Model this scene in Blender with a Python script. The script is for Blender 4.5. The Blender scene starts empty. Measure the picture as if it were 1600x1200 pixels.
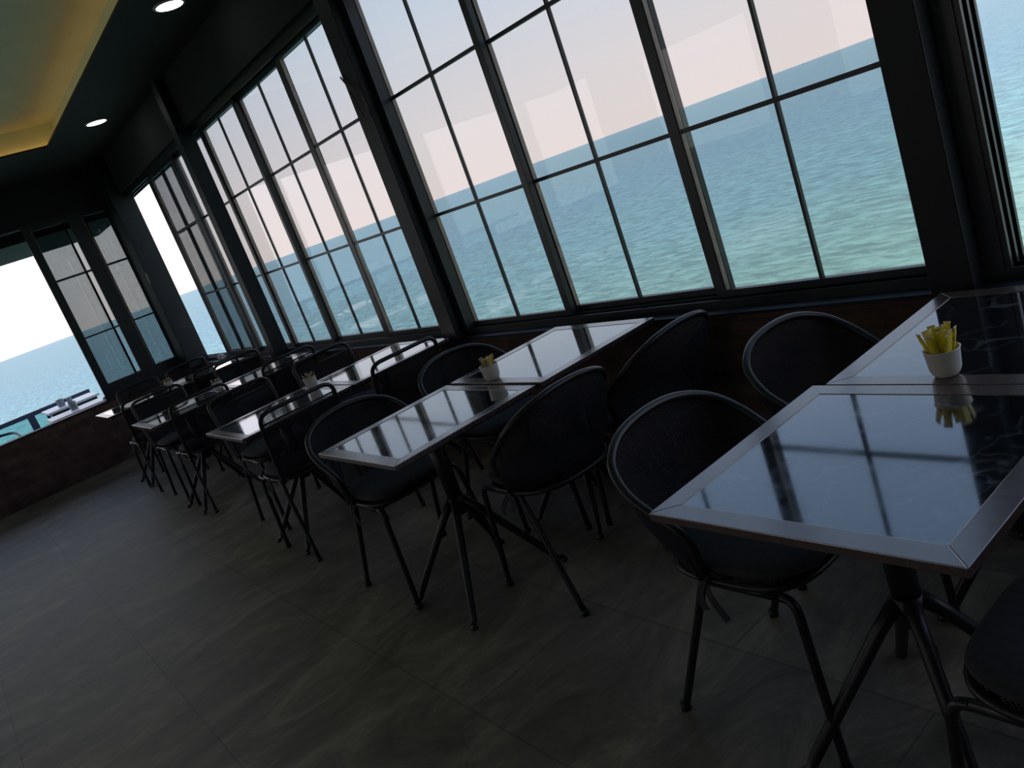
import bpy, math, random
from mathutils import Vector, Matrix
random.seed(7)
S = bpy.context.scene
COL = S.collection
PI = math.pi

# ------------------------------------------------------------------ camera
CAM_H = 1.523
ROLL, PITCH, YAW, FPX = 0.3563, 0.2434, 0.9839, 1253.4
cy, sy = math.cos(YAW), math.sin(YAW)
fwd0, right0, up0 = Vector((-sy, cy, 0)), Vector((cy, sy, 0)), Vector((0, 0, 1))
fwd = fwd0*math.cos(PITCH) - up0*math.sin(PITCH)
upv = up0*math.cos(PITCH) + fwd0*math.sin(PITCH)
rgt = right0*math.cos(ROLL) - upv*math.sin(ROLL)
upc = upv*math.cos(ROLL) + right0*math.sin(ROLL)
cam_d = bpy.data.cameras.new('camera')
cam_d.sensor_width = 36; cam_d.lens = FPX*36/1600
cam_d.clip_start = 0.02; cam_d.clip_end = 60000
cam = bpy.data.objects.new('camera', cam_d); COL.objects.link(cam)
m3 = Matrix((rgt, upc, -fwd)).transposed()
cam.matrix_world = Matrix.Translation((0, 0, CAM_H)) @ m3.to_4x4()
S.camera = cam

# ------------------------------------------------------------------ sky
W = bpy.data.worlds.new('sky'); S.world = W; W.use_nodes = True
nt = W.node_tree; nt.nodes.clear()
def N(t, k, **kw):
    n = t.nodes.new(k)
    for a, b in kw.items(): setattr(n, a, b)
    return n
o = N(nt, 'ShaderNodeOutputWorld'); bg = N(nt, 'ShaderNodeBackground')
tc = N(nt, 'ShaderNodeTexCoord'); sp = N(nt, 'ShaderNodeSeparateXYZ'); rp = N(nt, 'ShaderNodeValToRGB')
nt.links.new(tc.outputs['Generated'], sp.inputs[0]); nt.links.new(sp.outputs['Z'], rp.inputs[0])
el = rp.color_ramp.elements
el[0].position = 0.0; el[0].color = (0.95, 0.80, 0.775, 1)
el[1].position = 1.0; el[1].color = (0.25, 0.40, 0.68, 1)
for ps, c in ((0.08, (0.92, 0.81, 0.82)), (0.20, (0.75, 0.79, 0.90)), (0.40, (0.46, 0.585, 0.83))):
    e = el.new(ps); e.color = (*c, 1)
bg.inputs['Strength'].default_value = 1.40
nt.links.new(rp.outputs[0], bg.inputs['Color']); nt.links.new(bg.outputs[0], o.inputs[0])
# soft evening sun from behind the building, it lights the sea
sun_d = bpy.data.lights.new('sun', 'SUN'); sun_d.energy = 2.0; sun_d.color = (1.0, 0.90, 0.76); sun_d.angle = math.radians(8)
sun = bpy.data.objects.new('sun', sun_d); COL.objects.link(sun)
sdir = Vector((0.45, -0.70, 0.50)).normalized()      # direction towards the sun
sun.rotation_euler = sdir.to_track_quat('Z', 'Y').to_euler(); sun.location = (14, -24, 16)

S.view_settings.view_transform = 'Standard'; S.view_settings.look = 'None'
S.view_settings.exposure = 0.0; S.view_settings.gamma = 1.0; S.view_settings.use_curve_mapping = False

# ------------------------------------------------------------------ materials
def mat(name, col=(.5, .5, .5), rough=.5, metal=0., ior=1.5, spec=.5, emit=None, es=0., coat=0.):
    m = bpy.data.materials.new(name); m.use_nodes = True
    b = m.node_tree.nodes['Principled BSDF']
    b.inputs['Base Color'].default_value = (*col, 1); b.inputs['Roughness'].default_value = rough
    b.inputs['Metallic'].default_value = metal; b.inputs['IOR'].default_value = ior
    b.inputs['Specular IOR Level'].default_value = spec
    b.inputs['Coat Weight'].default_value = coat; b.inputs['Coat Roughness'].default_value = .22; b.inputs['Coat IOR'].default_value = 1.7
    if emit: b.inputs['Emission Color'].default_value = (*emit, 1); b.inputs['Emission Strength'].default_value = es
    return m
def bsdf(m): return m.node_tree.nodes['Principled BSDF']
def noise_col(m, c1, c2, scale=(1, 1, 1), ns=5., detail=6., lo=.35, hi=.65, coord='Object', dist=0.):
    t = m.node_tree
    tc = N(t, 'ShaderNodeTexCoord'); mp = N(t, 'ShaderNodeMapping'); mp.inputs['Scale'].default_value = scale
    nz = N(t, 'ShaderNodeTexNoise'); nz.inputs['Scale'].default_value = ns; nz.inputs['Detail'].default_value = detail
    nz.inputs['Distortion'].default_value = dist
    r = N(t, 'ShaderNodeValToRGB'); e = r.color_ramp.elements
    e[0].position = lo; e[0].color = (*c1, 1); e[1].position = hi; e[1].color = (*c2, 1)
    t.links.new(tc.outputs[coord], mp.inputs[0]); t.links.new(mp.outputs[0], nz.inputs['Vector'])
    t.links.new(nz.outputs['Fac'], r.inputs[0]); t.links.new(r.outputs[0], bsdf(m).inputs['Base Color'])
    return tc, mp, nz, r
def add_bump(m, src, strength=.2, dist=.01):
    t = m.node_tree; b = N(t, 'ShaderNodeBump'); b.inputs['Strength'].default_value = strength; b.inputs['Distance'].default_value = dist
    t.links.new(src, b.inputs['Height']); t.links.new(b.outputs[0], bsdf(m).inputs['Normal']); return b

M = {}
M['frame'] = mat('dark_aluminium', (.016, .024, .032), .38, 0., spec=.5)
noise_col(M['frame'], (.009, .015, .021), (.014, .022, .028), ns=9.)
M['steel'] = mat('charcoal_steel_post', (.018, .022, .027), .5, spec=.3)
noise_col(M['steel'], (.007, .011, .016), (.012, .016, .021), ns=4.)
M['jamb'] = mat('bare_metal_and_lit_edge', (.26, .22, .20), .4, .5)  # bare metal of handles and latch; on sash edges its pale warmth imitates side light
noise_col(M['jamb'], (.22, .19, .17), (.30, .25, .22), ns=12.)
M['ceil'] = mat('dark_ceiling_paint', (.02, .024, .022), .7)
_, _, nz, _ = noise_col(M['ceil'], (.021, .021, .019), (.027, .027, .025), ns=2.)
M['wallp'] = mat('dark_wall_paint', (.02, .024, .024), .85, spec=.3)
noise_col(M['wallp'], (.017, .021, .021), (.025, .029, .028), ns=1.5)
M['trayp'] = mat('pale_green_cream_paint', (.46, .47, .36), .8)
noise_col(M['trayp'], (.72, .80, .62), (.77, .85, .67), ns=3.)
M['led'] = mat('warm_led_strip', (.9, .6, .3), .5, emit=(1.0, .52, .15), es=2.5)
M['lamp'] = mat('white_downlight', (.9, .9, .9), .5, emit=(1.0, 1.0, .96), es=7.)
M['ring'] = mat('white_lamp_ring', (.5, .5, .48), .4)
M['metal'] = mat('black_tube', (.012, .013, .016), .36, 0., spec=.4)
noise_col(M['metal'], (.009, .010, .012), (.016, .017, .020), ns=14.)
M['cushion'] = mat('black_cushion_cloth', (.012, .013, .018), .85)
_, _, nz, _ = noise_col(M['cushion'], (.020, .021, .027), (.030, .031, .040), ns=60.)
add_bump(M['cushion'], nz.outputs['Fac'], .3, .002)
M['base'] = mat('black_cast_iron', (.011, .011, .013), .45)
noise_col(M['base'], (.009, .009, .011), (.015, .014, .015), ns=22.)
M['white'] = mat('white_glazed_china', (.62, .60, .55), .22)
noise_col(M['white'], (.60, .58, .53), (.66, .64, .59), ns=10.)
M['yellow'] = mat('yellow_paper_packet', (.75, .62, .03), .5)
noise_col(M['yellow'], (.10, .06, .02), (.80, .66, .04), ns=120., lo=.33, hi=.42)
M['ptip'] = mat('pink_white_packet_end', (.75, .55, .45), .5)
noise_col(M['ptip'], (.55, .38, .22), (.80, .66, .30), ns=60.)
M['brownp'] = mat('cream_brown_packet', (.35, .26, .16), .6)
noise_col(M['brownp'], (.16, .09, .05), (.50, .42, .30), ns=70.)
M['cord'] = mat('dull_pink_cord', (.16, .07, .075), .6)
noise_col(M['cord'], (.13, .05, .055), (.20, .09, .09), ns=50.)
M['navy'] = mat('navy_rail_paint', (.02, .035, .075), .4)
noise_col(M['navy'], (.018, .03, .065), (.026, .042, .085), ns=5.)
M['wtable'] = mat('white_table_top', (.82, .82, .82), .3)
noise_col(M['wtable'], (.78, .78, .79), (.86, .86, .86), ns=8.)
M['greycup'] = mat('grey_metal_pot', (.22, .23, .24), .35, .3)
noise_col(M['greycup'], (.16, .17, .18), (.30, .31, .32), ns=30.)
M['paper'] = mat('crumpled_white_paper', (.62, .62, .64), .7)
noise_col(M['paper'], (.55, .55, .58), (.68, .68, .70), ns=20.)
M['deck'] = mat('terrace_deck', (.12, .11, .10), .7)
noise_col(M['deck'], (.10, .09, .08), (.15, .14, .13), scale=(1, 12, 1), ns=3.)

# table frame wood
m = M['wood'] = mat('dark_walnut_frame', (.05, .03, .028), .24, spec=.9, ior=1.6, coat=.55)
noise_col(m, (.050, .030, .028), (.085, .054, .050), scale=(3, 30, 3), ns=4.)
m = M['woody'] = mat('dark_walnut_frame_long', (.05, .03, .028), .24, spec=.9, ior=1.6, coat=.55)
noise_col(m, (.050, .030, .028), (.085, .054, .050), scale=(30, 3, 3), ns=4.)
# black stone / glass insert with scratches and wipe marks
m = M['slab'] = mat('black_polished_insert', (.010, .012, .016), .04, ior=1.85, spec=.5, coat=1.)
bsdf(m).inputs['Coat Roughness'].default_value = .05; bsdf(m).inputs['Coat IOR'].default_value = 1.6
bsdf(m).inputs['Specular Tint'].default_value = (.60, .80, 1, 1)
t = m.node_tree
tc = N(t, 'ShaderNodeTexCoord'); nz = N(t, 'ShaderNodeTexNoise'); nz.inputs['Scale'].default_value = 7.; nz.inputs['Detail'].default_value = 8.; nz.inputs['Distortion'].default_value = 1.5
t.links.new(tc.outputs['Object'], nz.inputs['Vector'])
r = N(t, 'ShaderNodeValToRGB'); e = r.color_ramp.elements
e[0].position = .60; e[0].color = (.008, .010, .014, 1); e[1].position = .74; e[1].color = (.12, .125, .13, 1)
t.links.new(nz.outputs['Fac'], r.inputs[0])
vo = N(t, 'ShaderNodeTexVoronoi'); vo.feature = 'DISTANCE_TO_EDGE'; vo.inputs['Scale'].default_value = 5.
nz2 = N(t, 'ShaderNodeTexNoise'); nz2.inputs['Scale'].default_value = 3.; nz2.inputs['Detail'].default_value = 5.
mx0 = N(t, 'ShaderNodeMixRGB'); mx0.inputs[0].default_value = .35
t.links.new(tc.outputs['Object'], mx0.inputs[1]); t.links.new(nz2.outputs['Color'], mx0.inputs[2]); t.links.new(tc.outputs['Object'], nz2.inputs['Vector'])
t.links.new(mx0.outputs[0], vo.inputs['Vector'])
r2 = N(t, 'ShaderNodeValToRGB'); e = r2.color_ramp.elements
e[0].position = 0.; e[0].color = (.045, .048, .050, 1); e[1].position = .018; e[1].color = (0, 0, 0, 1)
t.links.new(vo.outputs['Distance'], r2.inputs[0])
mx = N(t, 'ShaderNodeMixRGB'); mx.blend_type = 'ADD'; mx.inputs[0].default_value = 1.
t.links.new(r.outputs[0], mx.inputs[1]); t.links.new(r2.outputs[0], mx.inputs[2]); t.links.new(mx.outputs[0], bsdf(m).inputs['Base Color'])
r3 = N(t, 'ShaderNodeMapRange'); r3.inputs['From Min'].default_value = .4; r3.inputs['From Max'].default_value = .8
r3.inputs['To Min'].default_value = .06; r3.inputs['To Max'].default_value = .17
t.links.new(nz.outputs['Fac'], r3.inputs[0]); t.links.new(r3.outputs[0], bsdf(m).inputs['Roughness'])

# floor: large slate-look tiles
m = M['floor'] = mat('slate_floor_tiles', (.08, .08, .075), .42, spec=.5)
t = m.node_tree
tc = N(t, 'ShaderNodeTexCoord')
mp = N(t, 'ShaderNodeMapping'); mp.inputs['Scale'].default_value = (1.5, .75, 1); mp.inputs['Rotation'].default_value = (0, 0, .2)
nz = N(t, 'ShaderNodeTexNoise'); nz.inputs['Scale'].default_value = 2.4; nz.inputs['Detail'].default_value = 11.; nz.inputs['Roughness'].default_value = .74; nz.inputs['Distortion'].default_value = .9
t.links.new(tc.outputs['Object'], mp.inputs[0]); t.links.new(mp.outputs[0], nz.inputs['Vector'])
r = N(t, 'ShaderNodeValToRGB'); e = r.color_ramp.elements
e[0].position = .33; e[0].color = (.105, .082, .060, 1); e[1].position = .68; e[1].color = (.37, .295, .22, 1)
x_ = e.new(.5); x_.color = (.195, .158, .118, 1)
t.links.new(nz.outputs['Fac'], r.inputs[0])
mp2 = N(t, 'ShaderNodeMapping'); mp2.inputs['Location'].default_value = (3.36, -.25, 0)
bk = N(t, 'ShaderNodeTexBrick'); bk.inputs['Scale'].default_value = 1.; bk.inputs['Brick Width'].default_value = 1.2; bk.inputs['Row Height'].default_value = .6
bk.inputs['Mortar Size'].default_value = .004; bk.inputs['Mortar Smooth'].default_value = .3; bk.offset = .5
bk.inputs['Color1'].default_value = (.88, .88, .88, 1); bk.inputs['Color2'].default_value = (1.12, 1.12, 1.10, 1); bk.inputs['Mortar'].default_value = (.62, .62, .62, 1)
t.links.new(tc.outputs['Object'], mp2.inputs[0]); t.links.new(mp2.outputs[0], bk.inputs['Vector'])
mx = N(t, 'ShaderNodeMixRGB'); mx.blend_type = 'MULTIPLY'; mx.inputs[0].default_value = 1.
t.links.new(r.outputs[0], mx.inputs[1]); t.links.new(bk.outputs['Color'], mx.inputs[2]); t.links.new(mx.outputs[0], bsdf(m).inputs['Base Color'])
rr = N(t, 'ShaderNodeMapRange'); rr.inputs['To Min'].default_value = .42; rr.inputs['To Max'].default_value = .62
t.links.new(nz.outputs['Fac'], rr.inputs[0]); t.links.new(rr.outputs[0], bsdf(m).inputs['Roughness'])
add_bump(m, nz.outputs['Fac'], .25, .006)

# old dark brick
def brickmat(name, axis):
    m = mat(name, (.1, .05, .04), .8)
    t = m.node_tree; tc = N(t, 'ShaderNodeTexCoord'); sp = N(t, 'ShaderNodeSeparateXYZ'); cb = N(t, 'ShaderNodeCombineXYZ')
    t.links.new(tc.outputs['Object'], sp.inputs[0]); t.links.new(sp.outputs[axis], cb.inputs[0]); t.links.new(sp.outputs['Z'], cb.inputs[1])
    bk = N(t, 'ShaderNodeTexBrick'); bk.inputs['Scale'].default_value = 1.; bk.inputs['Brick Width'].default_value = .24; bk.inputs['Row Height'].default_value = .068
    bk.inputs['Mortar Size'].default_value = .007; bk.inputs['Mortar Smooth'].default_value = .4
    bk.inputs['Color1'].default_value = (.066, .032, .028, 1); bk.inputs['Color2'].default_value = (.115, .068, .058, 1); bk.inputs['Mortar'].default_value = (.066, .052, .048, 1)
    t.links.new(cb.outputs[0], bk.inputs['Vector'])
    nz = N(t, 'ShaderNodeTexNoise'); nz.inputs['Scale'].default_value = 9.; nz.inputs['Detail'].default_value = 7.
    t.links.new(tc.outputs['Object'], nz.inputs['Vector'])
    r = N(t, 'ShaderNodeValToRGB'); e = r.color_ramp.elements; e[0].position = .3; e[0].color = (.6, .6, .6, 1); e[1].position = .7; e[1].color = (1.35, 1.35, 1.35, 1)
    t.links.new(nz.outputs['Fac'], r.inputs[0])
    mx = N(t, 'ShaderNodeMixRGB'); mx.blend_type = 'MULTIPLY'; mx.inputs[0].default_value = 1.
    t.links.new(bk.outputs['Color'], mx.inputs[1]); t.links.new(r.outputs[0], mx.inputs[2]); t.links.new(mx.outputs[0], bsdf(m).inputs['Base Color'])
    ad = N(t, 'ShaderNodeMath'); ad.operation = 'SUBTRACT'; t.links.new(nz.outputs['Fac'], ad.inputs[0]); t.links.new(bk.outputs['Fac'], ad.inputs[1])
    add_bump(m, ad.outputs[0], .6, .01)
    return m
M['brickx'] = brickmat('brick_long_wall', 'X'); M['bricky'] = brickmat('brick_end_wall', 'Y')

# tinted glass pane
def glassmat(name, tint):
    m = bpy.data.materials.new(name); m.use_nodes = True; t = m.node_tree; t.nodes.clear()
    o = N(t, 'ShaderNodeOutputMaterial'); tr = N(t, 'ShaderNodeBsdfTransparent'); gl = N(t, 'ShaderNodeBsdfGlossy')
    tr.inputs[0].default_value = (*tint, 1); gl.inputs['Roughness'].default_value = .0; gl.inputs['Color'].default_value = (.9, .9, .9, 1)
    fr = N(t, 'ShaderNodeFresnel'); fr.inputs['IOR'].default_value = 1.42; mx = N(t, 'ShaderNodeMixShader')
    # the fresnel node inverts the index on inner faces: feed it 1/n there so that both faces of the pane reflect alike
    ge = N(t, 'ShaderNodeNewGeometry'); mr = N(t, 'ShaderNodeMapRange'); mr.inputs['To Min'].default_value = 1.42; mr.inputs['To Max'].default_value = 1/1.42
    t.links.new(ge.outputs['Backfacing'], mr.inputs[0]); t.links.new(mr.outputs[0], fr.inputs['IOR'])
    nz = N(t, 'ShaderNodeTexNoise'); nz.inputs['Scale'].default_value = .9; tc = N(t, 'ShaderNodeTexCoord'); t.links.new(tc.outputs['Object'], nz.inputs['Vector'])
    bp = N(t, 'ShaderNodeBump'); bp.inputs['Strength'].default_value = .0; bp.inputs['Distance'].default_value = .02
    t.links.new(nz.outputs['Fac'], bp.inputs['Height']); t.links.new(bp.outputs[0], gl.inputs['Normal'])
    t.links.new(fr.outputs[0], mx.inputs[0]); t.links.new(tr.outputs[0], mx.inputs[1]); t.links.new(gl.outputs[0], mx.inputs[2]); t.links.new(mx.outputs[0], o.inputs[0])
    return m
M['glass'] = glassmat('grey_tinted_glass', (.77, .795, .80))
M['railglass'] = glassmat('teal_rail_glass', (.62, .80, .80))

# perforated sheet (chair backs): real holes through the alpha
m = M['mesh'] = mat('black_expanded_mesh', (.010, .011, .016), .6, spec=.25)
t = m.node_tree; b = bsdf(m)
uv = N(t, 'ShaderNodeUVMap'); sp = N(t, 'ShaderNodeSeparateXYZ'); t.links.new(uv.outputs[0], sp.inputs[0])
def msin(src, k):
    a = N(t, 'ShaderNodeMath'); a.operation = 'MULTIPLY'; a.inputs[1].default_value = k; t.links.new(src, a.inputs[0])
    s = N(t, 'ShaderNodeMath'); s.operation = 'SINE'; t.links.new(a.outputs[0], s.inputs[0]); return s.outputs[0]
pr = N(t, 'ShaderNodeMath'); pr.operation = 'MULTIPLY'
t.links.new(msin(sp.outputs['X'], 2*PI/.009), pr.inputs[0]); t.links.new(msin(sp.outputs['Y'], 2*PI/.009), pr.inputs[1])
gt = N(t, 'ShaderNodeMath'); gt.operation = 'LESS_THAN'; gt.inputs[1].default_value = .42; t.links.new(pr.outputs[0], gt.inputs[0])
t.links.new(gt.outputs[0], b.inputs['Alpha'])

# sea
m = M['sea'] = mat('sea_water', (.1, .4, .42), .30, ior=1.33, spec=.22)
t = m.node_tree; tc = N(t, 'ShaderNodeTexCoord')
sp = N(t, 'ShaderNodeSeparateXYZ'); t.links.new(tc.outputs['Object'], sp.inputs[0])
# water depth: distance off shore (y grows seawards, and the near right end is shallow sand)
mr = N(t, 'ShaderNodeMapRange'); mr.interpolation_type = 'LINEAR'
mr.inputs['From Min'].default_value = 10.; mr.inputs['From Max'].default_value = 200.
dx = N(t, 'ShaderNodeMath'); dx.operation = 'MULTIPLY'; dx.inputs[1].default_value = -.9; t.links.new(sp.outputs['X'], dx.inputs[0])
ad = N(t, 'ShaderNodeMath'); ad.operation = 'ADD'; t.links.new(dx.outputs[0], ad.inputs[0]); t.links.new(sp.outputs['Y'], ad.inputs[1]); t.links.new(ad.outputs[0], mr.inputs[0])
r = N(t, 'ShaderNodeValToRGB'); e = r.color_ramp.elements
e[0].position = 0.; e[0].color = (.64, .78, .46, 1); e[1].position = 1.; e[1].color = (.26, .50, .50, 1)
for ps, c in ((.08, (.48, .76, .54)), (.2, (.32, .64, .58)), (.5, (.25, .52, .55))):
    q = e.new(ps); q.color = (*c, 1)
t.links.new(mr.outputs[0], r.inputs[0])
mp = N(t, 'ShaderNodeMapping'); mp.inputs['Rotation'].default_value = (0, 0, .25); mp.inputs['Scale'].default_value = (.75, 1.5, 1)
nz = N(t, 'ShaderNodeTexNoise'); nz.inputs['Scale'].default_value = 1.5; nz.inputs['Detail'].default_value = 7.; nz.inputs['Roughness'].default_value = .6; nz.inputs['Distortion'].default_value = .6
t.links.new(tc.outputs['Object'], mp.inputs[0]); t.links.new(mp.outputs[0], nz.inputs['Vector'])
rw = N(t, 'ShaderNodeValToRGB'); e = rw.color_ramp.elements; e[0].position = .38; e[0].color = (.50, .56, .60, 1); e[1].position = .60; e[1].color = (1.28, 1.24, 1.22, 1)
t.links.new(nz.outputs['Fac'], rw.inputs[0])
mx = N(t, 'ShaderNodeMixRGB'); mx.blend_type = 'MULTIPLY'; mx.inputs[0].default_value = .8
t.links.new(r.outputs[0], mx.inputs[1]); t.links.new(rw.outputs[0], mx.inputs[2]); t.links.new(mx.outputs[0], bsdf(m).inputs['Base Color'])
add_bump(m, nz.outputs['Fac'], .9, .30)

# ------------------------------------------------------------------ geometry helpers
class MB:
    def __init__(s): s.v = []; s.f = []; s.uv = {}; s.smooth = []
    def box(s, x0, x1, y0, y1, z0, z1, R=None):
        n = len(s.v)
        pts = [Vector(p) for p in ((x0, y0, z0), (x1, y0, z0), (x1, y1, z0), (x0, y1, z0), (x0, y0, z1), (x1, y0, z1), (x1, y1, z1), (x0, y1, z1))]
        if R is not None: pts = [R @ p for p in pts]
        s.v += [tuple(p) for p in pts]
        for q in ((0, 3, 2, 1), (4, 5, 6, 7), (0, 1, 5, 4), (1, 2, 6, 5), (2, 3, 7, 6), (3, 0, 4, 7)):
            s.f.append(tuple(n+i for i in q)); s.smooth.append(False)
        return s
    def bar(s, a, b, w0, w1=None):                       # square tapered bar
        return s.tube([a, b], w0*.7071, 4, w1=None if w1 is None else w1*.7071, smooth=False)
    def tube(s, pts, r, n=10, w1=None, smooth=True, closed=False):
        pts = [Vector(p) for p in pts]; L = len(pts); base = len(s.v)
        tang = []
        for i in range(L):
            if closed: d = pts[(i+1) % L] - pts[i-1]
            else: d = pts[min(i+1, L-1)] - pts[max(i-1, 0)]
            tang.append(d.normalized())
        a = Vector((0, 0, 1)) if abs(tang[0].z) < .9 else Vector((1, 0, 0))
        u = tang[0].cross(a).normalized()
        for i in range(L):
            u = (u - tang[i]*u.dot(tang[i])).normalized(); w = tang[i].cross(u)
            rr = r if w1 is None else r + (w1-r)*i/(L-1)
            for k in range(n):
                an = 2*PI*(k+.5)/n
                s.v.append(tuple(pts[i] + u*math.cos(an)*rr + w*math.sin(an)*rr))
        for i in range(L if closed else L-1):
            j = (i+1) % L
            for k in range(n):
                k2 = (k+1) % n
                s.f.append((base+i*n+k, base+i*n+k2, base+j*n+k2, base+j*n+k)); s.smooth.append(smooth)
        if not closed:
            s.f.append(tuple(base+k for k in range(n))[::-1]); s.smooth.append(False)
            s.f.append(tuple(base+(L-1)*n+k for k in range(n))); s.smooth.append(False)
        return s
    def lathe(s, prof, cx=0, cy=0, n=32, smooth=True):
        base = len(s.v); L = len(prof)
        for r, z in prof:
            for k in range(n):
                an = 2*PI*k/n; s.v.append((cx+r*math.cos(an), cy+r*math.sin(an), z))
        for i in range(L-1):
            for k in range(n):
                k2 = (k+1) % n
                s.f.append((base+i*n+k, base+i*n+k2, base+(i+1)*n+k2, base+(i+1)*n+k)); s.smooth.append(smooth)
        s.f.append(tuple(base+k for k in range(n))[::-1]); s.smooth.append(False)
        s.f.append(tuple(base+(L-1)*n+k for k in range(n))); s.smooth.append(False)
        return s
    def grid(s, P, U=None, smooth=True):
        base = len(s.v); h = len(P); w = len(P[0])
        for row in P: s.v += [tuple(p) for p in row]
        for i in range(h-1):
            for j in range(w-1):
                idx = (base+i*w+j, base+i*w+j+1, base+(i+1)*w+j+1, base+(i+1)*w+j)
                if U: s.uv[len(s.f)] = [U[i][j], U[i][j+1], U[i+1][j+1], U[i+1][j]]
                s.f.append(idx); s.smooth.append(smooth)
        return s
    def build(s, name, m, parent=None, bevel=0.):
        me = bpy.data.meshes.new(name); me.from_pydata(s.v, [], s.f)
        me.polygons.foreach_set('use_smooth', s.smooth)
        if s.uv:
            uvl = me.uv_layers.new(name='UVMap')
            for pi, uvs in s.uv.items():
                for li, c in zip(me.polygons[pi].loop_indices, uvs): uvl.data[li].uv = c
        me.update()
        me.materials.append(m)
        ob = bpy.data.objects.new(name, me); COL.objects.link(ob)
        if parent is not None: ob.parent = parent
        if bevel:
            bv = ob.modifiers.new('bevel', 'BEVEL'); bv.width = bevel; bv.segments = 2; bv.limit_method = 'ANGLE'
        return ob
def cr(pts, n=8, closed=False):                            # Catmull-Rom through points
    P = [Vector(p) for p in pts]; L = len(P); out = []
    for i in range(L if closed else L-1):
        if closed: p0, p1, p2, p3 = P[i-1], P[i], P[(i+1) % L], P[(i+2) % L]
        else: p0, p1, p2, p3 = P[max(i-1, 0)], P[i], P[i+1], P[min(i+2, L-1)]
        for k in range(n):
            t = k/n
            out.append(.5*((2*p1)+(-p0+p2)*t+(2*p0-5*p1+4*p2-p3)*t*t+(-p0+3*p1-3*p2+p3)*t**3))
    if not closed: out.append(P[-1])
    return out
def tag(o, label=None, cat=None, group=None, kind=None):
    if label: o['label'] = label
    if cat: o['category'] = cat
    if group: o['group'] = group
    if kind: o['kind'] = kind
    return o
def empty(name, loc=(0, 0, 0), rz=0., **k):
    o = bpy.data.objects.new(name, None); COL.objects.link(o); o.location = loc; o.rotation_euler = (0, 0, rz); o.empty_display_size = .1
    return tag(o, **k)
def kids(o): return [c for c in COL.objects if c.parent == o]
def dup(o, loc=None, rz=None, parent=None, **k):
    ch = kids(o); c = o.copy(); COL.objects.link(c); c.parent = parent
    if parent is not None: pass
    if loc is not None: c.location = loc
    if rz is not None: c.rotation_euler = (0, 0, rz)
    for q in ch: dup(q, parent=c)
    return tag(c, **k)
def struct(name, mb, m, label, cat, bevel=0.):
    o = mb.build(name, m, None, bevel); return tag(o, label=label, cat=cat, kind='structure')

# ------------------------------------------------------------------ key dimensions
YW, XE = 2.58, -10.08            # glass line of the sea side; inner face of the end wall
ZS, ZH, ZC = 0.72, 2.70, 3.20    # brick sill, window head, ceiling
YB, XR = -5.2, 4.0               # far side of the room behind the camera, near end

# ------------------------------------------------------------------ room shell
struct('floor', MB().box(XE-.25, XR, YB, YW+.25, -.12, 0), M['floor'], 'grey brown slate tile floor of the dining room', 'floor')
TX0, TX1, TY0, TY1 = -8.62, 2.6, -3.6, 1.77    # ceiling tray opening
c = MB()
c.box(XE-.25, XR, TY1, YW+.25, ZC, ZC+.02); c.box(XE-.25, XR, YB, TY0, ZC, ZC+.02)
c.box(XE-.25, TX0, TY0, TY1, ZC, ZC+.02); c.box(TX1, XR, TY0, TY1, ZC, ZC+.02)
struct('ceiling', c, M['ceil'], 'dark painted lower ceiling border around the lit recess', 'ceiling')
g = .16
c = MB(); c.box(TX0-g, TX1+g, TY0-g, TY1+g, ZC+.24, ZC+.30)
c.box(TX0-g-.03, TX0-g, TY0-g, TY1+g, ZC+.02, ZC+.30); c.box(TX1+g, TX1+g+.03, TY0-g, TY1+g, ZC+.02, ZC+.30)
c.box(TX0-g-.03, TX1+g+.03, TY1+g, TY1+g+.03, ZC+.02, ZC+.30); c.box(TX0-g-.03, TX1+g+.03, TY0-g-.03, TY0-g, ZC+.02, ZC+.30)
struct('ceiling_recess', c, M['trayp'], 'pale green cream recess of the ceiling lit by warm cove light', 'ceiling')
led = empty('led_strip', (TX0-g/2, TY1+g/2, ZC+.02), label='warm yellow LED strip hidden on the ledge of the ceiling recess', cat='light')
lx, ly = TX0-g/2, TY1+g/2
for bb in ((0, TX1-TX0+g, .02, .035), (-.035, -.02, TY0-TY1-g, 0), (0, TX1-TX0+g, TY0-TY1-g-.035, TY0-TY1-g-.02)):
    MB().box(*bb, 0.001, .012).build('light_tape', M['led'], led)

w = MB(); w.box(XE-.25, XR, YW-.11, YW+.15, 0, ZS-.012)
struct('wall_right', w, M['brickx'], 'low dark brick wall under the sea side windows', 'wall')
w = MB(); w.box(XE-.14, XE, YB, YW-.11, 0, ZS-.022)
struct('wall_far', w, M['bricky'], 'low dark brown brick wall under the end window opening', 'wall')
w = MB(); w.box(XE-.25, XR, YW-.10, YW+.15, ZH+.08, ZC)
struct('wall_right_upper', w, M['wallp'], 'dark painted wall band above the sea side windows', 'wall')
w = MB(); w.box(XE-.25, XE, YB, YW-.10, ZH+.06, ZC)
struct('wall_far_upper', w, M['wallp'], 'dark painted wall band above the end windows', 'wall')
w = MB(); w.box(XR, XR+.2, YB, YW+.25, -.12, ZC+.1)
struct('wall_near', w, M['wallp'], 'dark painted wall behind the viewer at the near end', 'wall')
# side away from the sea: wall with three wide openings
w = MB(); ops = [(-9.2, -7.0, .9, 2.45), (-5.9, -3.7, .9, 2.45), (-2.4, -.3, .9, 2.45)]
xs = XE-.25
for a, b, z0, z1 in ops:
    w.box(xs, a, YB-.2, YB, -.12, ZC+.1); w.box(a, b, YB-.2, YB, -.12, z0); w.box(a, b, YB-.2, YB, z1, ZC+.1); xs = b
w.box(xs, XR+.2, YB-.2, YB, -.12, ZC+.1)
struct('wall_left', w, M['wallp'], 'dark painted wall with three openings on the side away from the sea', 'wall')
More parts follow.
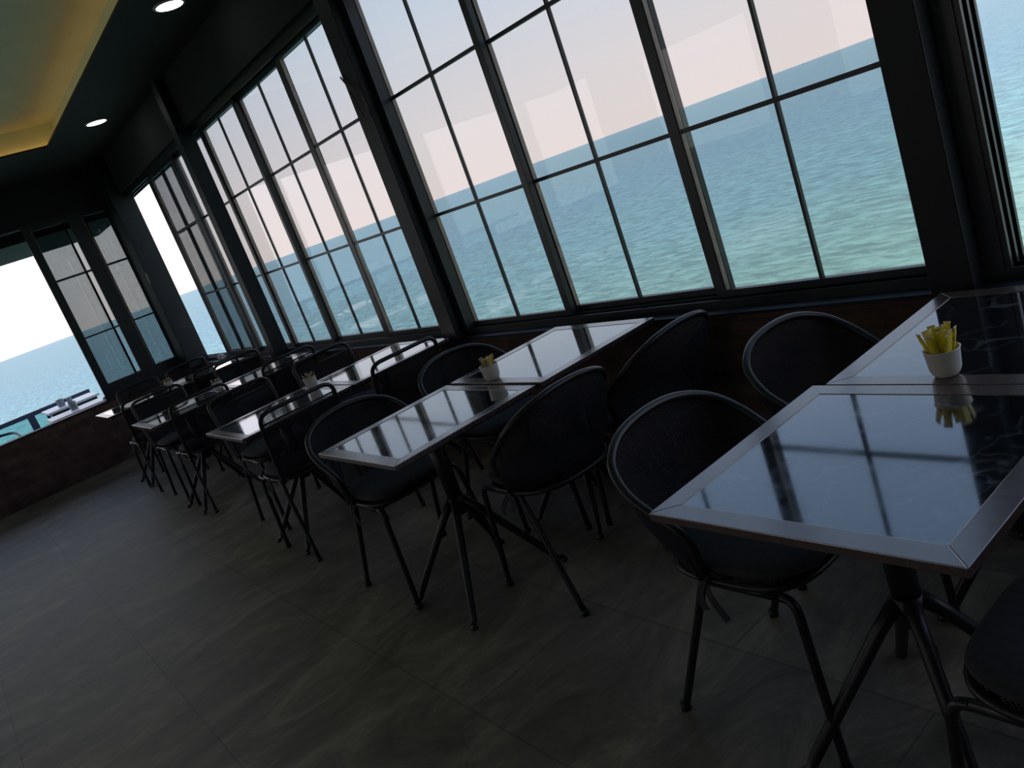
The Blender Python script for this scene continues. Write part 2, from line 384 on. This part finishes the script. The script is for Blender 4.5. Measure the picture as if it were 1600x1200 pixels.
# roof slab so no daylight leaks in from above
struct('ceiling_slab', MB().box(XE-.5, XR+.3, YB-.3, YW+.45, ZC+.42, ZC+.55), M['wallp'], 'flat roof slab over the dining room', 'roof')

# sill strips on the brick
s_ = MB(); s_.box(XE-.25, XR, YW-.12, YW+.16, ZS-.012, ZS)
struct('trim_1', s_, M['steel'], 'dark capping strip on the brick wall under the sea side windows', 'trim')
s_ = MB(); s_.box(XE-.15, XE+.01, YB, YW-.12, ZS-.022, ZS-.010)
struct('trim_2', s_, M['steel'], 'dark capping strip on the brick wall of the far end', 'trim')
# tracks
def track(y0, y1):
    q = MB(); q.box(XE, XR, y0, y1, ZS, ZS+.022)
    for yy in (y0+.005, (y0+y1)/2-.003, y1-.012): q.box(XE, XR, yy, yy+.006, ZS+.022, ZS+.036)
    return q
struct('trim_3', track(YW-.055, YW+.085), M['frame'], 'ribbed sliding track along the foot of the sea side windows', 'trim')
q = MB(); q.box(XE, XR, YW-.055, YW+.085, ZH+.045, ZH+.08)
for yy in (YW-.05, YW+.01, YW+.075): q.box(XE, XR, yy, yy+.006, ZH+.02, ZH+.045)
struct('trim_4', q, M['frame'], 'dark head track along the top of the sea side windows', 'trim')
q = MB(); q.box(XE-.19, XE-.0, 1.44, YW-.11, ZS-.010, ZS+.02)
for xx in (XE-.13, XE-.07, XE-.015): q.box(xx, xx+.006, 1.44, YW-.11, ZS+.02, ZS+.034)
struct('trim_5', q, M['frame'], 'ribbed sliding track under the folded sashes of the end wall', 'trim')
q = MB(); q.box(XE-.19, XE, YB, YW-.11, ZH+.045, ZH+.06)
struct('trim_6', q, M['frame'], 'dark head track above the end opening', 'trim')

# posts
def post(name, x0, x1, y0, y1, lab, z0=0., z1=ZC):
    q = MB(); q.box(x0, x1, y0, y1, z0, z1)
    q.box(x0-.012, x1+.012, y0-.012, y0+.03, z0, z0+.012)
    return struct(name, q, M['steel'], lab, 'post', bevel=.004)
post('trim_7', -1.265, -1.135, 2.45, 2.60, 'wide dark post at the right end of the large windows')
post('trim_8', -4.20, -4.045, 2.44, 2.60, 'dark steel post between the two banks of windows')
post('trim_9', -7.13, -7.00, 2.40, 2.53, 'dark post standing in front of the window bank in the distance')
post('trim_10', -10.08, -9.78, 2.36, 2.60, 'dark corner post where the end wall meets the sea side')
# grooved jamb beside the wide post
q = MB(); q.box(-1.135, -1.075, 2.53, 2.66, ZS+.036, ZH+.045)
for k in range(3): q.box(-1.075, -1.058, 2.535+k*.045, 2.55+k*.045, ZS+.036, ZH+.045)
struct('trim_11', q, M['frame'], 'ribbed dark jamb on the right side of the wide post', 'trim')
q = MB(); q.box(-4.045, -4.00, 2.50, 2.585, ZS+.036, ZH+.02)
struct('trim_12', q, M['frame'], 'slim dark jamb right of the post between the window banks', 'trim')

# ------------------------------------------------------------------ windows
wn = [0]
def window(x0, x1, y, label, axis='x', thin=(.5,), st=.045, handle=None, jamb=True, zt=(1.44, 2.12)):
    """sliding sash from x0 to x1 (daylight opening), glass plane at y"""
    wn[0] += 1
    if axis == 'x': x0 *= y/YW; x1 *= y/YW        # the outer sashes sit a little farther out
    root = empty('window_%d' % wn[0], ((x0+x1)/2, y, ZS+.036) if axis == 'x' else (y, (x0+x1)/2, ZS+.036), label=label, cat='window', kind='structure')
    L = (x1-x0)/2; zb, zt_ = ZS+.036, ZH+.045
    def bx(q, a, b, c0, c1, z0, z1):
        z0 -= zb; z1 -= zb
        if axis == 'x': q.box(a, b, c0, c1, z0, z1)
        else: q.box(c0, c1, a, b, z0, z1)
    f = MB(); d = .016; zg = .784 if axis == 'x' else .875
    bx(f, -L-st, -L, -d, d, zb, zt_); bx(f, L, L+st, -d, d, zb, zt_)
    bx(f, -L, L, -d, d, zb, zg); bx(f, -L, L, -d, d, ZH-.005, zt_)
    f.build('sash_frame', M['frame'], root, bevel=.002)
    g = MB(); bx(g, -L-.004, L+.004, -.003, .003, zg-.004, ZH)
    g.build('glass_pane', M['glass'], root)
    for k in thin:
        b = MB(); xx = -L+2*L*k; bx(b, xx-.006, xx+.006, -.009, .009, zg, ZH-.005); b.build('muntin', M['frame'], root)
    for zz in zt:
        b = MB(); bx(b, -L, L, -.0085, .0085, zz-.009, zz+.009); b.build('crossbar', M['frame'], root)
    if jamb:
        b = MB(); bx(b, -L-.0015, -L+.0045, -.012, .012, zg, ZH-.005); b.build('lit_edge_strip', M['jamb'], root)  # warm light on the sash's side face, put in as a pale strip
    if handle is not None:
        b = MB(); b.box(handle-.007, handle+.007, -d-.014, -d, 1.74-zb, 1.86-zb) if axis == 'x' else b.box(d, d+.014, handle-.007, handle+.007, 1.74-zb, 1.86-zb)
        b.build('handle', M['jamb'], root)
    return root
yi, yo = YW, YW+.06
window(-2.137, -1.275, yi, 'tall window sash at the right end of the near bank beside the wide post')
window(-3.066, -2.19, yo, 'tall window sash in the middle of the near bank', st=.085)
window(-4.00, -3.157, yi, 'tall window sash at the left end of the near bank next to the dividing post', handle=-.4215-.022)
window(-5.10, -4.27, yi, 'tall window sash of the far bank just left of the dividing post')
window(-5.944, -5.171, yo-.02, 'second tall window sash left of the dividing post', st=.085)
window(-6.877, -6.096, yi, 'third tall window sash left of the dividing post, right of the slim post')
window(-7.80, -6.98, yo-.02, 'window sash just left of the slim freestanding post', thin=(.56,), st=.085)
window(-8.80, -7.93, yi, 'window sash beside the open gap at the far corner', st=.06, thin=(.46,))
window(-8.86, -8.02, yo, 'second sash pushed behind the one at the far corner gap', st=.05, thin=(.62,), jamb=False)
# end wall: folded stack beside the opening
window(1.535, 1.92, XE-.04, 'narrow sash at the edge of the open end of the room', axis='y', thin=(), st=.085)
window(1.535, 1.86, XE-.10, 'sash stacked behind the narrow one at the open end', axis='y', thin=(), st=.022, jamb=False)
window(1.55, 1.95, XE-.15, 'rearmost sash of the stack at the open end', axis='y', thin=(), st=.05, jamb=False)
window(2.12, 2.35, XE-.15, 'rearmost sash beside the corner post on the end wall', axis='y', thin=(), st=.04, jamb=False)
window(2.075, 2.36, XE-.04, 'narrow sash next to the corner post on the end wall', axis='y', thin=(), st=.07)
window(2.11, 2.34, XE-.10, 'sash stacked behind the one next to the corner post', axis='y', thin=(), st=.04, jamb=False)
# latch on corner post
tag(MB().box(-9.79, -9.765, 2.352, 2.362, 1.76, 1.88).build('latch', M['jamb']), 'small bare metal latch on the dark corner post', 'latch')

# cord hooked on the post
pts = cr([(-4.20, 2.43, 2.33), (-4.15, 2.425, 2.27), (-4.10, 2.42, 2.24), (-4.05, 2.42, 2.19), (-4.035, 2.42, 2.12), (-4.05, 2.42, 2.07), (-4.09, 2.42, 2.08), (-4.12, 2.42, 2.15), (-4.14, 2.42, 2.23)], 6)
tag(MB().tube(pts, .005, 8).build('cord', M['cord']), 'dull pink cord looped against the post between the window banks', 'cord')

# ------------------------------------------------------------------ downlights
def downlight(x, y, lab):
    r_ = empty('downlight', (x, y, ZC), label=lab, cat='ceiling light', group='round downlights in the dark ceiling border')
    MB().lathe([(.104, 0), (.104, -.006), (.087, -.010), (.087, 0)], n=40).build('trim_ring', M['ring'], r_)
    MB().lathe([(.086, 0), (.086, -.008), (.05, -.012), (.001, -.013)], n=40).build('diffuser', M['lamp'], r_)
    return r_
downlight(-5.31, 2.11, 'round white downlight nearest the top edge of the picture')
downlight(-8.05, 2.12, 'round white downlight farther off, above the far corner')
downlight(-2.57, 2.11, 'round white downlight above the near bank of windows')

# ------------------------------------------------------------------ tables
def make_table():
    r_ = empty('dining_table')
    w, d, T, fw = .33, .333, .75, .052
    q = MB()     # mitred frame
    def mitre(pts, q=q):
        n = len(q.v)
        for z in (T-.019, T): q.v += [(x, y, z) for x, y in pts]
        q.f += [(n+3, n+2, n+1, n), (n+4, n+5, n+6, n+7)] + [(n+i, n+(i+1) % 4, n+4+(i+1) % 4, n+4+i) for i in range(4)]
        q.smooth += [False]*6
    for k, c4 in enumerate(([(-w, -d), (w, -d), (w-fw, -d+fw), (-w+fw, -d+fw)], [(w, -d), (w, d), (w-fw, d-fw), (w-fw, -d+fw)],
                           [(w, d), (-w, d), (-w+fw, d-fw), (w-fw, d-fw)], [(-w, d), (-w, -d), (-w+fw, -d+fw), (-w+fw, d-fw)])):
        f_ = MB(); mitre(c4, f_); f_.build('frame_rail', M['wood' if k % 2 else 'woody'], r_, bevel=.0015)
    MB().box(-w+fw, w-fw, -d+fw, d-fw, T-.018, T-.0015).build('tabletop_insert', M['slab'], r_)
    MB().box(-w+.02, w-.02, -d+.02, d-.02, T-.030, T-.019).build('underside_board', M['base'], r_)
    MB().box(-.14, .14, -.14, .14, T-.040, T-.030).build('mounting_plate', M['base'], r_)
    q = MB(); q.tube([(0, 0, T-.040), (0, 0, .40)], .036, 16, w1=.030); q.tube([(0, 0, .41), (0, 0, .33)], .034, 16, w1=.022)
    q.build('column', M['base'], r_)
    for a, b in ((-1, -1), (1, -1), (1, 1), (-1, 1)):
        q = MB(); P = [(a*.012, b*.012, .40), (a*.05, b*.055, .335), (a*.195, b*.215, .045), (a*.203, b*.222, .022), (a*.222, b*.243, .016)]
        q.tube(P, .019, 10, w1=.010); lg = q.build('leg', M['base'], r_)
        MB().lathe([(.014, 0), (.014, .010), (.006, .014), (.006, .02)], cx=a*.222, cy=b*.243, n=14).build('levelling_foot', M['base'], lg)
    return r_
T0 = make_table()
tabs = [
 (-.90, 1.366, 0, 0, 'nearest wood framed table with scratched black top, at the right foreground'),
 (-.865, 2.034, 0, .001, 'wood framed table pushed behind the nearest one, touching the window wall'),
 (-2.757, 1.384, 0, 0, 'wood framed black table of the second row, the one standing into the aisle'),
 (-2.725, 2.056, 0, .007, 'wood framed table of the second row against the window wall'),
 (-4.42, 1.395, 0, 0, 'wood framed table of the third row, aisle half, bright end corner'),
 (-4.40, 2.066, 0, .003, 'wood framed table of the third row, window half'),
 (-6.29, 1.355, 0, 0, 'wood framed table of the fourth row, aisle half, grey corner'),
 (-6.27, 2.028, 0, .003, 'wood framed table of the fourth row, window half'),
 (-8.18, 1.400, 0, 0, 'wood framed table of the farthest row, aisle half, white shining corner'),
 (-8.17, 2.072, 0, .003, 'wood framed table of the farthest row beside the window opening'),
]
for i, (x, y, rz, dz, lab) in enumerate(tabs):
    t_ = T0 if i == 0 else dup(T0)
    t_.location = (x, y, dz); t_.rotation_euler.z = rz
    if dz:      # feet screwed out a little: stretch stays on the floor
        t_.location.z = 0; t_.scale = (1, 1, (.75+dz)/.75)
    tag(t_, lab, 'table', 'wood framed dining tables in five rows')

# ------------------------------------------------------------------ chairs
def legs(root, xr, xf, fr, ff, hy, ty, r=.0115):
    """side rails from xr (rear) to xf (front) under the seat; legs splay to the feet at fr, ff"""
    for sy_ in (-1, 1):
        MB().tube([(xr, sy_*ty, .443), (xf, sy_*ty, .443)], r, 10).build('side_rail', M['metal'], root)
        for x0, x1, d in ((xr, fr, -1), (xf, ff, 1)):
            P = cr([(x0, sy_*ty, .443), (x0+d*.022, sy_*(ty+.001), .437), (x0+d*.036, sy_*(ty+.004), .412), (x0+d*.036+(x1-x0-d*.036)*.15, sy_*(ty+.008), .35), (x1, sy_*hy, .008)], 5)
            l_ = MB().tube(P, r, 10).build('leg', M['metal'], root)
            MB().tube([(x1, sy_*hy, .022), (x1+.001*d, sy_*hy, 0)], r+.003, 10).build('rubber_foot', M['base'], l_)
    for xx in (xr+.03, xf-.02): MB().tube([(xx, -ty, .440), (xx, ty, .440)], .009, 8).build('cross_rail', M['metal'], root)
def superellipse(rx0, rx1, ry, n=40, e=2.6):
    out = []
    for k in range(n):
        a = 2*PI*k/n; c_, s_ = math.cos(a), math.sin(a)
        rx = rx1 if c_ > 0 else rx0; ee = e if c_ < 0 else 3.6
        out.append((math.copysign(abs(c_)**(2/ee), c_)*rx, math.copysign(abs(s_)**(2/ee), s_)*ry))
    return out
def cushion(root, rx0, rx1, ry, z0=.462, h=.038):
    ol = superellipse(rx0, rx1, ry); q = MB(); n = len(ol); rings = []
    prof = [(.0, .0), (.90, 0), (.975, .25), (1., .5), (.975, .75), (.90, .95), (.6, 1.05), (.0, 1.08)]
    P = [[(x*s, y*s, z0+h*z) for x, y in ol+[ol[0]]] for s, z in prof]
    q.grid(P); c_ = q.build('cushion', M['cushion'], root)
    # ribbon ties at the rear corners
    for s in (-1, 1):
        t_ = MB(); x, y = -.02, s*(ry+.012)
        for P, dv in ((cr([(x, y-s*.02, z0+.02), (x-.006, y+s*.012, z0+.0), (x-.022, y+s*.022, z0-.045), (x-.012, y+s*.028, z0-.075)], 4), Vector((.022, 0, .004))),
                      (cr([(x, y+s*.012, z0-.02), (x+.022, y+s*.028, z0-.045), (x+.055, y+s*.030, z0-.095)], 4), Vector((.017, 0, .014)))):
            t_.grid([[p, p+dv, p+dv+Vector((0, -s*.0025, 0)), p+Vector((0, -s*.0025, 0)), p] for p in P], smooth=False)
        t_.build('tie', M['cushion'], c_)
    return c_
def seat_disc(root, rx0, rx1, ry):
    ol = superellipse(rx0, rx1, ry, n=48); q = MB()
    P = [[(x*s, y*s, .4565 + (.0 if s > .9 else .002)) for x, y in ol+[ol[0]]] for s in (1., .95, .6, .3, .001)]
    U = [[(a, b) for a, b, _ in row] for row in P]
    q.grid(P, U); q.build('seat_mesh', M['mesh'], root)
    MB().tube([(x, y, .455) for x, y in ol], .0095, 8, closed=True).build('seat_rim', M['metal'], root)

def make_round_chair():
    r_ = empty('round_back_chair')
    seat_disc(r_, .20, .22, .205); cushion(r_, .195, .225, .20)
    legs(r_, -.02, .18, -.235, .245, .225, .195)
    half = [(-.02, .205, .452), (-.012, .222, .52), (-.010, .232, .575), (-.035, .240, .615), (-.09, .248, .655), (-.155, .246, .705), (-.215, .208, .758), (-.252, .120, .796), (-.262, .0, .808)]
    full = [(x, -y, z) for x, y, z in half] + [(x, y, z) for x, y, z in half[:-1]][::-1]
    rim = cr(full, 8); MB().tube(rim, .0125, 12).build('hoop', M['metal'], r_)
    # curved mesh shell between the hoop and the rear of the seat
    n = len(rim); q = MB(); rows = 9; P = []; U = []
    low = []
    for i, p in enumerate(rim):
        u = i/(n-1); a = (u-.5)*PI
        low.append(Vector((-.195*math.cos(a)**.9 - .005, math.copysign(abs(math.sin(a))**.85, math.sin(a))*.20, .462)))
    for j in range(rows):
        t_ = j/(rows-1); row = []; ur = []
        for i, p in enumerate(rim):
            b = low[i].lerp(p, t_); out = Vector((b.x, b.y, 0))
            if out.length > .01: b = b + out.normalized()*.022*math.sin(PI*t_)
            row.append(b); ur.append((i*.0125, t_*.3))
        P.append(row); U.append(ur)
    q.grid(P, U); q.build('mesh_back', M['mesh'], r_)
    return r_
def make_square_chair():
    r_ = empty('square_back_chair')
    seat_disc(r_, .21, .22, .205); cushion(r_, .20, .22, .20)
    legs(r_, -.09, .17, -.225, .23, .215, .195)
    # back hoop: uprights, rounded corners and a straight top bar
    bw = .208
    side = [(-.175, bw-.01, .452), (-.20, bw, .52), (-.235, bw+.004, .68), (-.262, bw+.004, .79), (-.270, bw-.008, .825), (-.275, bw-.04, .842), (-.278, bw-.09, .845)]
    full = [(x, -y, z) for x, y, z in side] + [(-.284, 0, .846)] + [(x, y, z) for x, y, z in side][::-1]
    rim = cr(full, 7); MB().tube(rim, .0115, 12).build('back_hoop', M['metal'], r_)
    n = len(rim); q = MB(); P = []; U = []; cols = 17
    def xat(z): 
        for a, b in zip(side[:-1], side[1:]):
            if a[2] <= z <= b[2]: return a[0]+(b[0]-a[0])*(z-a[2])/(b[2]-a[2])
        return side[-1][0]
    for j in range(16):
        t_ = j/15; z = .475 + (.788-.475)*t_; hw = bw
        row = []; ur = []
        for i in range(cols):
            y = -hw + 2*hw*i/(cols-1); row.append((xat(z) - .022*(1-(y/bw)**2)*math.sin(PI*min(1, t_*.95)), y, z)); ur.append((y, z))
        P.append(row); U.append(ur)
    q.grid(P, U); q.build('mesh_back', M['mesh'], r_)
    MB().tube([(xat(.788), y, .788) for y in (-bw, 0, bw)], .004, 8).build('mesh_edge_wire', M['metal'], r_)
    # bent arm-like front loops of the seat frame
    for s in (-1, 1):
        MB().tube(cr([(.10, s*.203, .447), (.19, s*.205, .450), (.232, s*.185, .452), (.243, s*.14, .452)], 5), .010, 10).build('frame_bend', M['metal'], r_)
    return r_
RC, SC = make_round_chair(), make_square_chair()
RG, SG = 'round backed black mesh chairs', 'square backed black mesh chairs'
rc = [
 (-1.29, 1.41, 0.02, 'round backed black mesh chair with tied cushion left of the nearest table, front one'),
 (-1.29, 2.01, 0.0, 'round backed black mesh chair by the brick wall, left of the nearest tables'),
 (-.46, 1.265, PI, 'black mesh chair cut off by the lower right edge of the picture'),
 (-3.17, 1.35, 0.0, 'round backed black mesh chair left of the second row table, aisle side'),
 (-3.17, 1.97, 0.0, 'round backed black mesh chair on the left of the second row table, near the window'),
 (-2.38, 1.62, PI-.04, 'round backed black mesh chair on the right of the second row table, aisle side one'),
 (-2.30, 2.14, PI, 'black mesh chair on the right of the second row table, close to the brick wall'),
]
for i, (x, y, a, lab) in enumerate(rc):
    c_ = RC if i == 0 else dup(RC)
    c_.location = (x, y, 0); c_.rotation_euler.z = a; tag(c_, lab, 'chair', RG)
sc = [
 (-4.24, 1.36, PI, 'square backed black chair on the right of the third row table, aisle side'),
 (-4.12, 1.97, PI, 'square backed black chair on the right of the third row table, window side'),
 (-4.98, 1.475, .02, 'square backed black chair on the left of the third row table, aisle side'),
 (-4.90, 2.05, 0, 'square backed black chair on the left of the third row table, window side'),
 (-6.18, 1.385, PI, 'square backed black chair on the right of the fourth row table, aisle side'),
 (-6.13, 2.08, PI, 'square backed black chair on the right of the fourth row table, window side'),
 (-6.92, 1.385, 0, 'square backed black chair on the left of the fourth row table, aisle side'),
 (-7.02, 2.14, 0, 'square backed black chair on the left of the fourth row table, window side'),
 (-7.76, 1.36, PI, 'square backed black chair on the right of the farthest table, aisle side'),
 (-7.74, 2.00, PI, 'square backed black chair on the right of the farthest table, window side'),
 (-8.60, 1.58, 0, 'square backed black chair on the left of the farthest table, aisle side'),
 (-8.62, 2.10, 0, 'square backed black chair on the left of the farthest table, in the far corner'),
]
for i, (x, y, a, lab) in enumerate(sc):
    c_ = SC if i == 0 else dup(SC)
    c_.location = (x, y, 0); c_.rotation_euler.z = a; tag(c_, lab, 'chair', SG)

# ------------------------------------------------------------------ cups and sugar sticks
def cup(x, y, z, lab, grp='white sugar cups on the tables'):
    q = MB().lathe([(.001, .003), (.020, .003), (.024, 0), (.027, .001), (.033, .008), (.038, .02), (.0425, .066), (.0445, .070), (.0425, .071), (.0405, .066), (.036, .022), (.028, .010), (.001, .008)], n=40)
    o_ = q.build('sugar_cup', M['white']); o_.location = (x, y, z); o_.scale = (.92, .92, .95); return tag(o_, lab, 'cup', grp)
def stick_proto(m, tip, w=.0085, L=.098):
    r_ = empty('sugar_stick')
    q = MB(); P = []
    for j in range(9):
        z = L*j/8; k = 1 if 0 < j < 8 else .25
        P.append([(w*math.cos(a), .0032*k*math.sin(a), z) for a in [2*PI*i/12 for i in range(13)]])
    q.grid(P); q.build('paper_tube', m, r_)
    q = MB(); q.box(-w*1.02, w*1.02, -.0012, .0012, L-.001, L+.003); q.build('crimped_end', tip, r_)
    return r_
def fill(proto, first, x, y, z, n, lab, grp, lean=.32, dl=.0, sc_=1.):
    for i in range(n):
        a = 2*PI*i/n*1.0 + random.uniform(-.2, .2); rr = .024 if i % 3 else .010
        o_ = proto if (first and i == 0) else dup(proto)
        o_.location = (x+math.cos(a)*rr*.55, y+math.sin(a)*rr*.55, z+.0115+random.uniform(0, .012)+dl)
        tilt = lean*rr/.024*random.uniform(.75, 1.05)
        o_.rotation_mode = 'QUATERNION'
        ax = Vector((-math.sin(a), math.cos(a), 0))
        from mathutils import Quaternion
        o_.rotation_quaternion = Quaternion(ax, tilt) @ Quaternion((0, 0, 1), a+PI/2+random.uniform(-.5, .5))
        o_.scale = (1, 1, sc_)
        tag(o_, lab, 'sugar stick', grp)
cup(-.912, 1.755, .7512, 'white china cup on the nearest tables holding a bunch of yellow sticks')
sp_ = stick_proto(M['yellow'], M['ptip'], w=.0085, L=.094)
fill(sp_, True, -.912, 1.755, .7512, 18, 'yellow paper sugar stick in the white cup on the nearest tables', 'yellow sugar sticks in the nearest cup')
cup(-2.765, 1.76, .757, 'white china cup on the second row of tables with a few yellow packets')
fill(sp_, False, -2.765, 1.76, .757, 4, 'yellow sugar stick in the cup on the second row of tables', 'yellow sugar sticks in the second cup', lean=.2, dl=-.004, sc_=.86)
bp_ = stick_proto(M['brownp'], M['ptip'], w=.009, L=.078)
fill(bp_, True, -2.765, 1.76, .757, 4, 'brown and cream sugar stick in the cup on the second row of tables', 'brown sugar sticks in the second cup', lean=.4)
for k, (x, y, nm) in enumerate(((-4.56, 1.69, 'third'), (-6.35, 1.66, 'fourth'), (-8.06, 1.70, 'farthest'))):
    cup(x, y, .7502, 'white china cup on the %s row of tables' % nm)
    fill(bp_, False, x, y, .7502, 6, 'brown and cream sugar stick in the cup on the %s row of tables' % nm, 'brown sugar sticks in the %s row cup' % nm, dl=-.004)
# crumpled paper napkins on the sill at the far opening
def lump(name, x, y, z, s, m, lab, cat, seed, grp=None):
    rnd = random.Random(seed); q = MB(); P = []
    for i in range(7):
        th = PI*i/6; P.append([(s*math.sin(th)*math.cos(a)*k, s*.8*math.sin(th)*math.sin(a)*k, s*.62*(1-math.cos(th))) for a, k in [(2*PI*j/10, rnd.uniform(.75, 1.2)) for j in range(10)]])
        P[-1].append(P[-1][0])
    q.grid(P, smooth=False); o_ = q.build(name, m); o_.location = (x, y, z); return tag(o_, lab, cat, grp)
lump('paper_napkin', -9.02, 2.52, ZS, .055, M['paper'], 'crumpled white paper on the sill of the open gap at the far corner, left one', 'napkin', 3)
lump('paper_napkin', -8.84, 2.50, ZS, .04, M['paper'], 'smaller crumpled white paper on the sill at the far corner, right one', 'napkin', 5)

# ------------------------------------------------------------------ terrace beyond the end opening
ZT = -.12
struct('terrace_deck', MB().box(-14.4, XE-.14, -6, 1.95, ZT-.15, ZT), M['deck'], 'timber terrace deck outside the open end of the room', 'deck')
rl = empty('terrace_railing', (-14.2, 0, ZT), label='low navy railing with tinted glass panels at the seaward edge of the terrace', cat='railing')
def rbox(q, y0, y1, z0, z1, d=.03): q.box(-d, d, y0, y1, z0-ZT, z1-ZT)
q = MB(); rbox(q, -6, 1.87, .60, .665, .035); q.build('top_rail', M['navy'], rl)
q = MB(); rbox(q, -6, 1.87, .0, .05, .025); q.build('bottom_rail', M['navy'], rl)
for k in range(5):
    yy = .98 + (k-4)*1.55
    q = MB(); rbox(q, yy-.05, yy+.05, ZT, .60, .03); q.build('rail_post', M['navy'], rl)
    g = MB(); g.box(-.005, .005, yy+.05, min(yy+1.5, 1.87), .05-ZT, .60-ZT); g.build('glass_panel', M['railglass'], rl)
def terrace_table(x0, x1, y0, y1, lab):
    z = .65
    r_ = empty('terrace_table', ((x0+x1)/2, (y0+y1)/2, ZT), label=lab, cat='table', group='white tables on the terrace')
    hx, hy = (x1-x0)/2, (y1-y0)/2
    MB().box(-hx, hx, -hy, hy, z-.03-ZT, z-ZT).build('tabletop', M['wtable'], r_, bevel=.004)
    MB().box(-hx+.04, hx-.04, -hy+.04, hy-.04, z-.07-ZT, z-.03-ZT).build('apron', M['navy'], r_)
    for a in (-1, 1):
        for b in (-1, 1):
            MB().box(a*(hx-.06)-.02, a*(hx-.06)+.02, b*(hy-.06)-.02, b*(hy-.06)+.02, 0, z-.07-ZT).build('leg', M['navy'], r_)
terrace_table(-13.55, -12.68, 1.08, 1.77, 'white terrace table farther out, close to the navy railing')
terrace_table(-11.80, -11.15, .95, 1.70, 'white terrace table right outside the brick end wall')
def pot(x, y, s, lab):
    q = MB().lathe([(.001, 0), (.045*s, 0), (.055*s, .02*s), (.05*s, .09*s), (.06*s, .11*s), (.055*s, .112*s), (.045*s, .09*s), (.001, .08*s)], n=20)
    o_ = q.build('table_pot', M['greycup']); o_.location = (x, y, .65); tag(o_, lab, 'pot', 'grey pots on the terrace tables')
pot(-13.0, 1.31, .95, 'tall grey pot on the farther terrace table, left of the two')
pot(-13.05, 1.43, .7, 'low grey pot on the farther terrace table, right of the two')
pot(-11.60, 1.28, .9, 'grey pot on the terrace table right outside the end wall')
# garden chair half seen at the left edge
r_ = empty('terrace_chair', (-12.5, .36, ZT), label='dark curved chair outside on the terrace at the left edge of the picture', cat='chair')
MB().tube(cr([(.22, -.25, .42), (.20, -.27, .62), (.0, -.28, .68), (-.2, -.22, .72), (-.26, 0, .74), (-.2, .22, .72), (.0, .28, .68), (.20, .27, .62), (.22, .25, .42)], 6), .018, 10).build('back_hoop', M['metal'], r_)
MB().box(-.22, .24, -.24, .24, .40, .44).build('seat', M['cushion'], r_)
for a in (-1, 1):
    for b in (-1, 1): MB().tube([(a*.2, b*.22, .40), (a*.23, b*.25, 0)], .014, 8).build('leg', M['metal'], r_)
# roof canopy over the terrace
r_ = empty('canopy', (-11.2, 0, 2.64), label='dark terrace canopy just beyond the end windows', cat='canopy')
MB().box(-1.0, .85, -6, 2.6, 0, .18).build('canopy_roof', M['wallp'], r_)
MB().box(.30, .36, 2.13, 2.22, -.34, 0).build('hanger', M['steel'], r_)

# ------------------------------------------------------------------ sea
q = MB(); n = 40
R_ = [0, 30, 80, 200, 600, 2000, 8000, 40000]
q.box(-40000, 40000, -40000, 40000, -3.6, -3.5)
tag(q.build('sea', M['sea']), 'turquoise sea with small waves stretching to the horizon', 'sea', kind='stuff')
